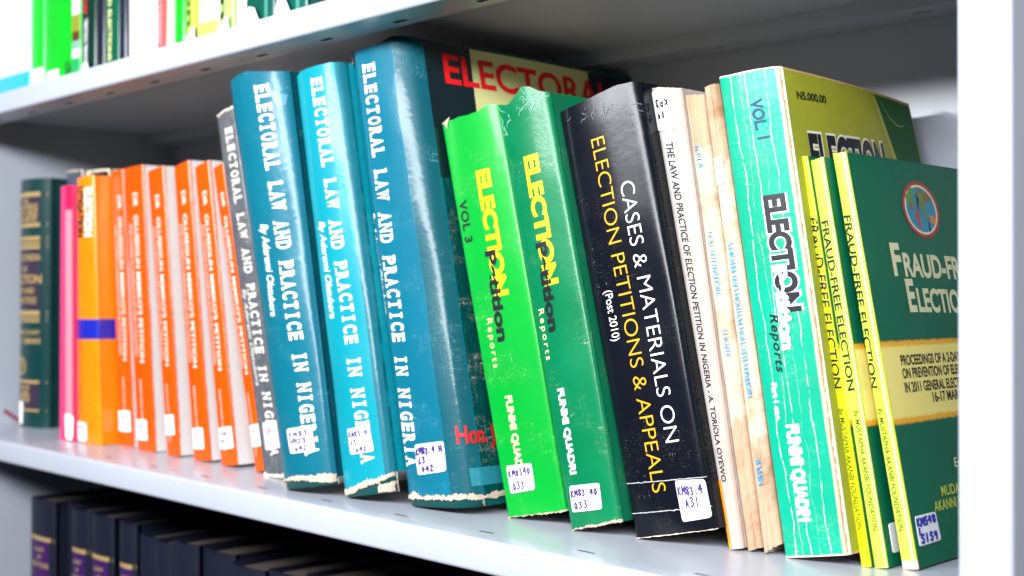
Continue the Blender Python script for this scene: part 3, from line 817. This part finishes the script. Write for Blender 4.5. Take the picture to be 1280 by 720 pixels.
patch(b, 'orange_strip', flat_mat('orange strip', (.88, .30, .01), .4), [(.0, .145), (.34, .145), (.34, .002), (.0, .002)], 'spine', .0003)

# ---- two stripped, brown-spined volumes, standing upside down
def ridge(seed, amp, lo=.0, hi=1.):
    def f(a, v):
        w = 1. if (v > hi or v < lo) else .25
        return amp*w*(noise.noise((a*26, v*1.5, seed))+.5*noise.noise((a*60, v*3, seed)))*min(1, 12*a, 12*(1-a))+.0008*noise.noise((a*3, v*9, seed+4))
    return f
m_w1 = cover('stripped brown spine', (.56, .40, .27), (.48, .31, .19), rough=.8, coat=0, mottle=.9, streak=.5, streakcol=(.36, .21, .12), dirt=.7, ragged=.14, bump=.8,
             bands=[('v', .27, .88, (.52, .42, .31))], seed=9)
m_w2 = cover('stripped cream spine', (.56, .41, .29), (.47, .31, .19), rough=.8, coat=0, mottle=.9, streak=.45, streakcol=(.36, .21, .12), dirt=.8, ragged=.16, bump=.8,
             bands=[('v', .22, .83, (.54, .43, .32))], seed=10)
GB = 'stripped brown law report volumes'
b = Book('report_book', 'brown volume with torn spine paper, right of the slim off-white book',
         [(-.3915, 0), (-.3816, .0035), (-.4200, .2480), (-.4330, .2485)], .0795, .17, m_w1, bulge=.0015, r=.002, seed=9, ridge=ridge(9, .0010, .28, .87), nv=60, group=GB,
         top=rag(.0012, 81), bot=rag(.0008, 82))
letter(b, 'faded_title', 'N.P.L.R.', (.42, .884), (.50, .830), .30, BLUE, off=.0009)
letter(b, 'faded_title', 'NIGERIAN ELECTION', (.54, .552), (.47, .690), .27, BLUE, off=.0009)
letter(b, 'faded_title', 'REPORTS', (.62, .416), (.60, .474), .26, BLUE, off=.0009)
b = Book('report_book', 'cream volume with a cracked spine, touching the jade VOL. 1 book',
         [(-.3810, 0), (-.3706, .0070), (-.4110, .2531), (-.4198, .2516)], .0800, .17, m_w2, bulge=.0012, r=.002, seed=10, ridge=ridge(10, .0009, .22, .82), nv=60, group=GB,
         top=rag(.0010, 91), bot=rag(.0010, 92))
letter(b, 'faded_title', 'NIGERIAN ELECTION PETITION LAW REPORTS', (.50, .318), (.55, .650), .30, BLUE, bold=.015, off=.0009)
letter(b, 'faded_title', 'NEPLR', (.48, .135), (.48, .190), .30, BLUE, bold=.02, off=.0009)
patch(b, 'paper_label', flat_mat('cream label', (.80, .70, .55), .7), [(.10, .84), (.80, .84), (.80, .78), (.10, .78)], 'spine', .0007)

# ---- jade VOL. 1
JEDGE = srgb(240, 220, 190)
m_v1 = cover('cracked jade spine', (.002, .40, .255), (.002, .32, .18), rough=.42, coat=.14, mottle=.8, edge=(.028, .006), edgecol=JEDGE,
             creases=[(.22, .34, .030), (.47, .26, .024), (.76, .34, .022), (.36, .40, .009), (.60, .4, .006)], scratch=.6, spots=.1,
             bands=[('s', .925, 1.2, (.50, .38, .27)), ('s', .968, 1.2, (.34, .19, .09))], bump=.5, seed=11, ragged=.05)
m_v1c = cover('olive front cover', (.42, .42, .035), (.32, .35, .025), rough=.5, coat=.1, mottle=1., edge=(.012, .008), edgecol=srgb(190, 150, 110), dirt=.12, bump=.3, seed=12)
b = Book('report_book', 'thick jade VOL. 1 with white cracked creases and an olive cover',
         [(-.3684, 0), (-.3305, .0070), (-.3705, .2578), (-.4106, .2562)], .0800, .168, m_v1, m_v1c, m_v1c, bulge=.0015, r=.0025, t=.0006, seed=11, fan=-.10, curve=.004,
         top=rag(.0003, 101, 0, [(1., .12, -.0006)]), wob=.0006)
OUT = [(.0002, WHITE, .10), (.0004, BLK, .055)]
letter(b, 'volume_number', 'VOL. 1', (.58, .938), (.62, .852), .17, NAVY, bold=.035)
for o, m, w in OUT: letter(b, 'title', 'ELECTION', (.655, .734), (.665, .490), .30 if w > .06 else .29, m, bold=w, off=o)
letter(b, 'title', 'Petition', (.60, .585), (.56, .414), .18, WHITE, bold=.055, off=.0006)
letter(b, 'title', 'Reports', (.40, .490), (.39, .370), .13, BLK, bold=.02, shear=.25, track=1.15)
letter(b, 'volume_part', 'Part 1 one', (.25, .350), (.25, .275), .09, WHITE, bold=.04)
letter(b, 'author_name', 'FUNMI QUADRI', (.45, .264), (.43, .070), .18, WHITE, bold=.06)
f = b.front
letter(b, 'price', 'N5,000.00', (.0125, .934), (.043, .938), .0042, BLK, 'front', bold=.03)
for o, m, w in ((.0002, flat_mat('cream outline', (.75, .70, .55), .5), .09), (.0004, BLK, .045)):
    letter(b, 'cover_title', 'ELECTION', (.0175, .772), (.106, .782), .0220, m, 'front', bold=w, off=o)
m_gn = cover('green print', (.002, .085, .030), (.03, .16, .02), rough=.6, coat=0., mottle=1.)
gp = patch(b, 'green_corner', m_gn, [(.108, .990), (.1665, .990), (.1665, .70), (.140, .70)], 'front', .00025)
for k in range(5):
    x = .098+k*.0022
    patch(b, 'printed_stripe', flat_mat('pale olive print', (.55, .55, .16), .5), [(x+.007, .985-k*.008), (x+.0077, .985-k*.008), (x+.0325, .74), (x+.0310, .74)], 'front', .0002)
V, F = [], []
for k in range(13):
    u = k/12; d = .113+.035*u; v = .985-.058*math.sin(u*2.1)**.8
    for q in (-1, 1): p = b.P(1, v+q*.0016*(1-abs(2*u-1)*.6), d); V.append((p[0]+.0005, p[1], p[2]))
F = [(2*k, 2*k+2, 2*k+3, 2*k+1) for k in range(12)]
link('crease', V, F, flat_mat('pale crease', (.45, .50, .15), .6), b.front, b.org)
letter(b, 'faint_print', 'election petition cases', (.118, .895), (.160, .885), .0048, flat_mat('faint dark print', (.004, .06, .03), .5), 'front', off=.0005)

# ---- three FRAUD-FREE ELECTION booklets
m_fc = cover('bottle green cover', (.001, .155, .075), (.001, .135, .075), rough=.5, coat=.08, coat_rough=.3, mottle=.6, bump=.12,
             bands=[('v', .332, .536, (.86, .42, .02)), ('v', .345, .523, (.90, .76, .22))], seed=13)
m_f1 = cover('yellow spine', (.78, .80, .006), (.70, .74, .006), rough=.35, coat=.5, mottle=.5, bump=.1)
m_f2 = cover('lime spine', (.60, .80, .06), (.66, .82, .12), rough=.35, coat=.5, mottle=.6, bump=.1, bands=[('s', .86, .94, (.80, .84, .45))], seed=2)  # pale stripe near the right corner is a highlight painted into the colour
m_f3 = cover('lime spine with a bruised foot', (.62, .80, .06), (.66, .82, .14), rough=.35, coat=.5, mottle=.6, bump=.1,
             bands=[('s', .74, .86, (.82, .86, .5)), ('v', -.1, .022, srgb(235, 205, 180))], seed=3)  # the pale s band paints a highlight line beside the spine's right corner
GF = 'three fraud-free election booklets'
fr = [('yellow-spined FRAUD-FREE ELECTION booklet touching the jade VOL. 1 book', [(-.3291, 0), (-.3236, .0006), (-.3602, .2100), (-.3660, .2098)], .0895, m_f1, .54, .06),
      ('lime-spined FRAUD-FREE ELECTION booklet between the other two', [(-.3231, 0), (-.3157, .0010), (-.3523, .2091), (-.3598, .2069)], .0920, m_f2, .38, .07),
      ('rightmost FRAUD-FREE ELECTION booklet showing its green cover with a map emblem', [(-.3119, 0), (-.3033, .0011), (-.3433, .2115), (-.3513, .2109)], .0995, m_f3, .30, .07)]
for i, (lab, q, y, m, sc, _) in enumerate(fr):
    b = Book('paperback_book', lab, q, y, .148, m, m_fc, m_fc, bulge=.0005, r=.0008, t=.0004, seed=20+i, group=GF, top=rag(.0004, 111+i, 0, [(.0, .3, .0006)]))
    s0 = [.62, .40, .34][i]; s1 = [.52, .42, .18][i]; hh = [.72, .50, .46][i]
    letter(b, 'title', 'FRAUD-FREE ELECTION', (s0, .845), (s1, .424), hh, BLK, bold=.02)
    letter(b, 'author_name', 'By MUSTAPHA AKANBI FOUNDATION', (.50 if i < 2 else .32, .375), (.55 if i < 2 else .38, .088), [.48, .34, .31][i], flat_mat('dark olive print', (.06, .07, .01), .5), bold=.008)
    if i == 1: sticker(b, [(.0062, .10), (.03, .10), (.03, .03), (.0062, .03)], [], mode='front')
CRM = flat_mat('cream print', (.72, .70, .42), .45)
letter(b, 'cover_title', 'F', (.0278, .698), (.0375, .698), .0165, CRM, 'front', bold=.035)
letter(b, 'cover_title', 'RAUD-FREE', (.0395, .696), (.119, .690), .0120, CRM, 'front', bold=.035)
letter(b, 'cover_title', 'E', (.0375, .607), (.0460, .607), .0165, CRM, 'front', bold=.035)
letter(b, 'cover_title', 'LECTIONS', (.0478, .606), (.114, .600), .0120, CRM, 'front', bold=.035)
for t_, d0, d1, v, h in (('PROCEEDINGS OF A 2-DAY WORKSHOP', .0185, .116, .474, .0050), ('ON PREVENTION OF ELECTORAL FRAUD', .0180, .119, .442, .0050),
                        ('IN 2011 GENERAL ELECTIONS', .0180, .091, .408, .0050), ('16-17 MARCH 2010', .0455, .0985, .378, .0050)):
    letter(b, 'cover_text', t_, (d0, v), (d1, v), h, BLK, 'front', bold=.025)
letter(b, 'cover_text', 'Edited by', (.056, .212), (.088, .212), .0048, CRM, 'front', bold=.01)
letter(b, 'cover_text', 'MUDASIRU ADEBAYO', (.0365, .150), (.105, .150), .0050, flat_mat('lime print', (.55, .62, .06), .45), 'front', bold=.015)
letter(b, 'cover_text', 'AKANNI WAHAB', (.0265, .118), (.076, .118), .0050, flat_mat('lime print two', (.55, .62, .06), .45), 'front', bold=.015)
sticker(b, [(.0045, .119), (.0260, .119), (.0272, .051), (.0042, .049)], [('KM548', .04, .66, .92, .24), ('1', .05, .38, .16, .22), ('S1S9', .12, .08, .8, .26)], 'blue', mode='front', lw=.085)
RG = flat_mat('red ring print', (.45, .03, .03), .45); SEA = flat_mat('map blue print', (.03, .26, .42), .45)
cx, cv, rx, rz = .0700, .872, .0205, .0162
em = disc(b, 'map_emblem', RG, cx, cv, rx, rz, .0003, b.front, hole=.88)
disc(b, 'map_ring', CRM, cx, cv, rx*.885, rz*.885, .00028, em, hole=.90)
disc(b, 'map_sea', SEA, cx, cv, rx*.81, rz*.81, .00026, em)
LG = flat_mat('map green print', (.12, .26, .06), .45); LR = flat_mat('map red print', (.50, .06, .04), .45); LB = flat_mat('map brown print', (.22, .14, .05), .45); LO = flat_mat('map orange print', (.60, .25, .04), .45)
def blob(seed, k=.35): return lambda a: 1+k*noise.noise((math.cos(a)*1.4+seed, math.sin(a)*1.4, seed))*2
for i, (mt, ox, oz, sx, sz) in enumerate(((LG, -.0095, .0060, .0048, .0042), (LB, -.0110, .0020, .0022, .0018), (LR, -.0052, -.0046, .0026, .0050), (LB, .0062, .0070, .0066, .0042),
                                          (LG, .0010, .0070, .0022, .0028), (LG, .0030, -.0006, .0030, .0046), (LO, .0105, -.0055, .0028, .0022), (INK['black'], -.0030, .0040, .0012, .0040), (INK['black'], .0060, -.0100, .0010, .0026))):
    disc(b, 'map_land', mt, cx+ox, cv+oz/b.h, sx, sz, .00034+i*.00001, em, shape=blob(i*3.1, .5))
for k in range(3):
    letter(b, 'map_line', '-', (cx-rx*.7, cv+(k-1)*.0075/b.h-.0004/b.h), (cx+rx*.7, cv+(k-1)*.0075/b.h), .0006, flat_mat('map grid print', (.01, .10, .2), .5), 'front', off=.00031, parent=em)

# ================================================================== the lower shelf: navy bound volumes
m_nv = cover('navy cloth', (.009, .012, .026), rough=.55, coat=.08, mottle=.4, bump=.3)
m_pu = flat_mat('purple title panel', (.035, .006, .08), .5)
lows = [(-1.2745, .055), (-1.2155, .030), (-1.1800, .0375), (-1.1385, .0440), (-1.0930, .0110), (-1.0805, .0300), (-1.0480, .0330), (-1.0130, .0310), (-.9800, .0400), (-.9380, .0480), (-.8880, .0500),
        (-.8360, .046), (-.7880, .048), (-.7380, .05), (-.6860, .05)]
words = ['at the left end of the bottom shelf', 'second from the left end of the bottom shelf', 'third from the left end of the bottom shelf', 'fourth from the left end of the bottom shelf',
         'thinnest on the bottom shelf, without a panel', 'its purple panel the rightmost on the bottom shelf']
words += ['%s plain one right of the purple panelled volumes' % o for o in ('first', 'second', 'third', 'fourth', 'fifth', 'sixth', 'seventh', 'eighth', 'ninth')]
for i, (x, w) in enumerate(lows):
    y = .070+(.012 if i in (1, 4) else 0)+(.003*math.sin(i*2.3) if i > 5 else 0)
    hh = .258+(.0 if i < 6 else .003*math.sin(i*1.7)-.006)
    b = Book('bound_volume', 'navy bound volume, '+words[i], [(x, 0), (x+w, 0), (x+w, hh), (x, hh)], y, .165, m_nv, bulge=.003, r=.0025, t=.003,
             z0=-.3288, group='dark bound volumes on the bottom shelf', rimmat=m_nv, pages=PAGES_BROWN, nv=10, seed=30+i, inset=.004)
    if i in (0, 2, 3, 5):
        v1 = (.3288-.106-.012)/.258
        patch(b, 'title_panel', m_pu, [(.0, v1+.028), (1., v1+.028), (1., .45), (.0, .45)], 'spine', .0003)
        patch(b, 'gold_rule', GOLD, [(.01, v1+.040), (.99, v1+.040), (.99, v1+.024), (.01, v1+.024)], 'spine', .0005)
        for t_, s0, s1, v, h in (('LAW', .3, .7, v1-.018, .0038), ('OF', .42, .58, v1-.048, .0035), ('ELECTIONS', .18, .84, v1-.080, .0045)):
            letter(b, 'gold_title', t_, (s0, v), (s1, v), h, GOLD, 'across', bold=.03, off=.0006)

# ================================================================== the upper shelf: only the feet of the books show above the lip
def um(name, c, **k): return cover(name, c, rough=.4, coat=.4, mottle=.4, bump=.12, **k)
ups = [
 ('pale blue-white upper shelf book with a cyan band at its foot', -1.3390, .1050, um('pale blue white', (.66, .74, .84), bands=[('v', -.1, .135, (.01, .36, .70))])),
 ('narrow bright green book beside the blue-white one on the upper shelf', -1.2320, .0320, um('vivid green one', (.01, .62, .03), bands=[('s', -.1, .10, (.25, .8, .45)), ('s', .92, 1.1, (.1, .35, .2))])),
 ('wide bright green book on the upper shelf with a dark picture near its foot', -1.1980, .0790, um('vivid green two', (.005, .56, .02))),
 ('black-green book on the upper shelf with red and white lettering', -1.1175, .0290, um('black green', (.003, .035, .025))),
 ('violet-black upper shelf book between two dark green ones', -1.0875, .0140, um('violet black', (.012, .010, .030))),
 ('dark green book on the upper shelf with pale vertical lettering', -1.0725, .0290, um('forest green', (.002, .105, .055))),
 ('narrow navy book on the upper shelf beside the thick white one', -1.0425, .0140, um('upper navy', (.014, .018, .045))),
 ('thick plain white book on the upper shelf', -1.0275, .0500, um('plain white', (.84, .80, .84))),
 ('coral red book on the upper shelf', -.9765, .0190, um('coral red', (.78, .10, .10), bands=[('s', .3, .6, (.80, .14, .14))])),
 ('slim pale mint book on the upper shelf', -.9565, .0100, um('pale mint', (.55, .80, .50))),
 ('slim vivid green book on the upper shelf beside the olive one', -.9455, .0160, um('vivid green three', (.005, .58, .02))),
 ('olive upper shelf book with dark vertical lettering', -.9285, .0220, um('olive lime', (.48, .58, .10), bands=[('s', .75, 1.1, (.28, .40, .04))])),
 ('ivory book on the upper shelf with a yellow foot', -.9055, .0300, um('ivory', (.84, .84, .68), bands=[('v', -.1, .115, (.74, .58, .10))])),
 ('lime upper shelf book with large black vertical lettering', -.8745, .0215, um('lime', (.42, .72, .18), bands=[('s', .8, 1.1, (.30, .62, .12))])),
 ('slim white book on the upper shelf beside a dark green one', -.8520, .0145, um('slim white', (.84, .84, .72))),
 ('dark green upper shelf book next to the slim white one', -.8365, .0400, um('bottle green a', (.002, .085, .060))),
 ('rightmost dark green book on the upper shelf', -.7955, .0420, um('bottle green b', (.002, .10, .075))),
]
for i, (lab, x, w, m) in enumerate(ups):
    y = .050+.001*math.sin(i*1.9)
    b = Book('upper_book', lab, [(x, 0), (x+w, 0), (x+w, .255), (x, .255)], y, .17, m, bulge=.0012, r=.002, t=.0008, z0=.3292, nv=8, seed=50+i)
    V0 = lambda z: (z-.3292)/.255
    if i == 1: sticker(b, [(.05, V0(.362)), (.95, V0(.362)), (.95, V0(.340)), (.05, V0(.340))], [('CAE', .1, .5, .8, .3)], 'pale')
    if i == 2:
        sticker(b, [(.1, V0(.355)), (.45, V0(.355)), (.45, V0(.338)), (.1, V0(.338))], [])
        for j, (z0_, z1_, c) in enumerate(((.402, .420, (.80, .84, .80)), (.386, .401, (.25, .22, .03)), (.377, .386, (.10, .03, .01)), (.370, .377, (.20, .34, .30)), (.361, .369, (.8, .84, .84)), (.340, .360, (.02, .30, .10)))):
            patch(b, 'cover_picture', flat_mat('picture strip %d' % j, c, .4), [(.80, V0(z1_)), (.995, V0(z1_)), (.995, V0(z0_)), (.80, V0(z0_))], 'spine', .0002)
        letter(b, 'mark', 'SA', (.62, V0(.347)), (.78, V0(.347)), .012, INK['black'], 'across', bold=.02)
    if i == 3:
        letter(b, 'title', 'ELECTION LAW', (.35, .60), (.35, V0(.398)), .22, RED, bold=.03)
        letter(b, 'title', 'TERRITORIAL TRIBUNALS', (.40, V0(.394)), (.40, V0(.352)), .22, WHITE, bold=.02)
        scrap(b, 'torn_sticker', [(.1, V0(.347), .001), (.5, V0(.353), .002), (.95, V0(.350), .006), (.9, V0(.341), .004), (.1, V0(.339), .001)], STICKER)
    if i == 5: letter(b, 'title', 'CONSTITUTIONAL LAW AND ELECTIONS', (.45, .75), (.45, V0(.349)), .22, PALEY, bold=.02)
    if i == 8: letter(b, 'title', 'ELECTORAL REFORM PAPERS', (.35, .6), (.35, V0(.352)), .22, flat_mat('pink print', (.85, .5, .5), .5))
    if i in (11, 13): letter(b, 'title', 'Election Petition' if i == 11 else 'Election', (.34, .95 if i == 11 else .62), (.34, V0(.359) if i == 11 else V0(.356)), .40, BLK if i == 13 else flat_mat('dark olive lettering', (.05, .09, .01), .5), bold=.02)
    if i in (11, 13): scrap(b, 'torn_sticker', [(.0, V0(.351), .001), (.9, V0(.357), .003), (.95, V0(.346), .003), (.0, V0(.338), .001)], STICKER)
    if i in (15, 16):
        scrap(b, 'torn_sticker', [(.1, V0(.336), .001), (.15, V0(.352), .002), (.3, V0(.358), .003), (.5, V0(.356), .003), (.65, V0(.346), .003), (.6, V0(.336), .001)], STICKER)
        patch(b, 'pale_strip', flat_mat('pale green print %d' % i, (.04, .22, .17), .4), [(.70, .9), (.80, .9), (.80, .05), (.70, .05)], 'spine', .0002)
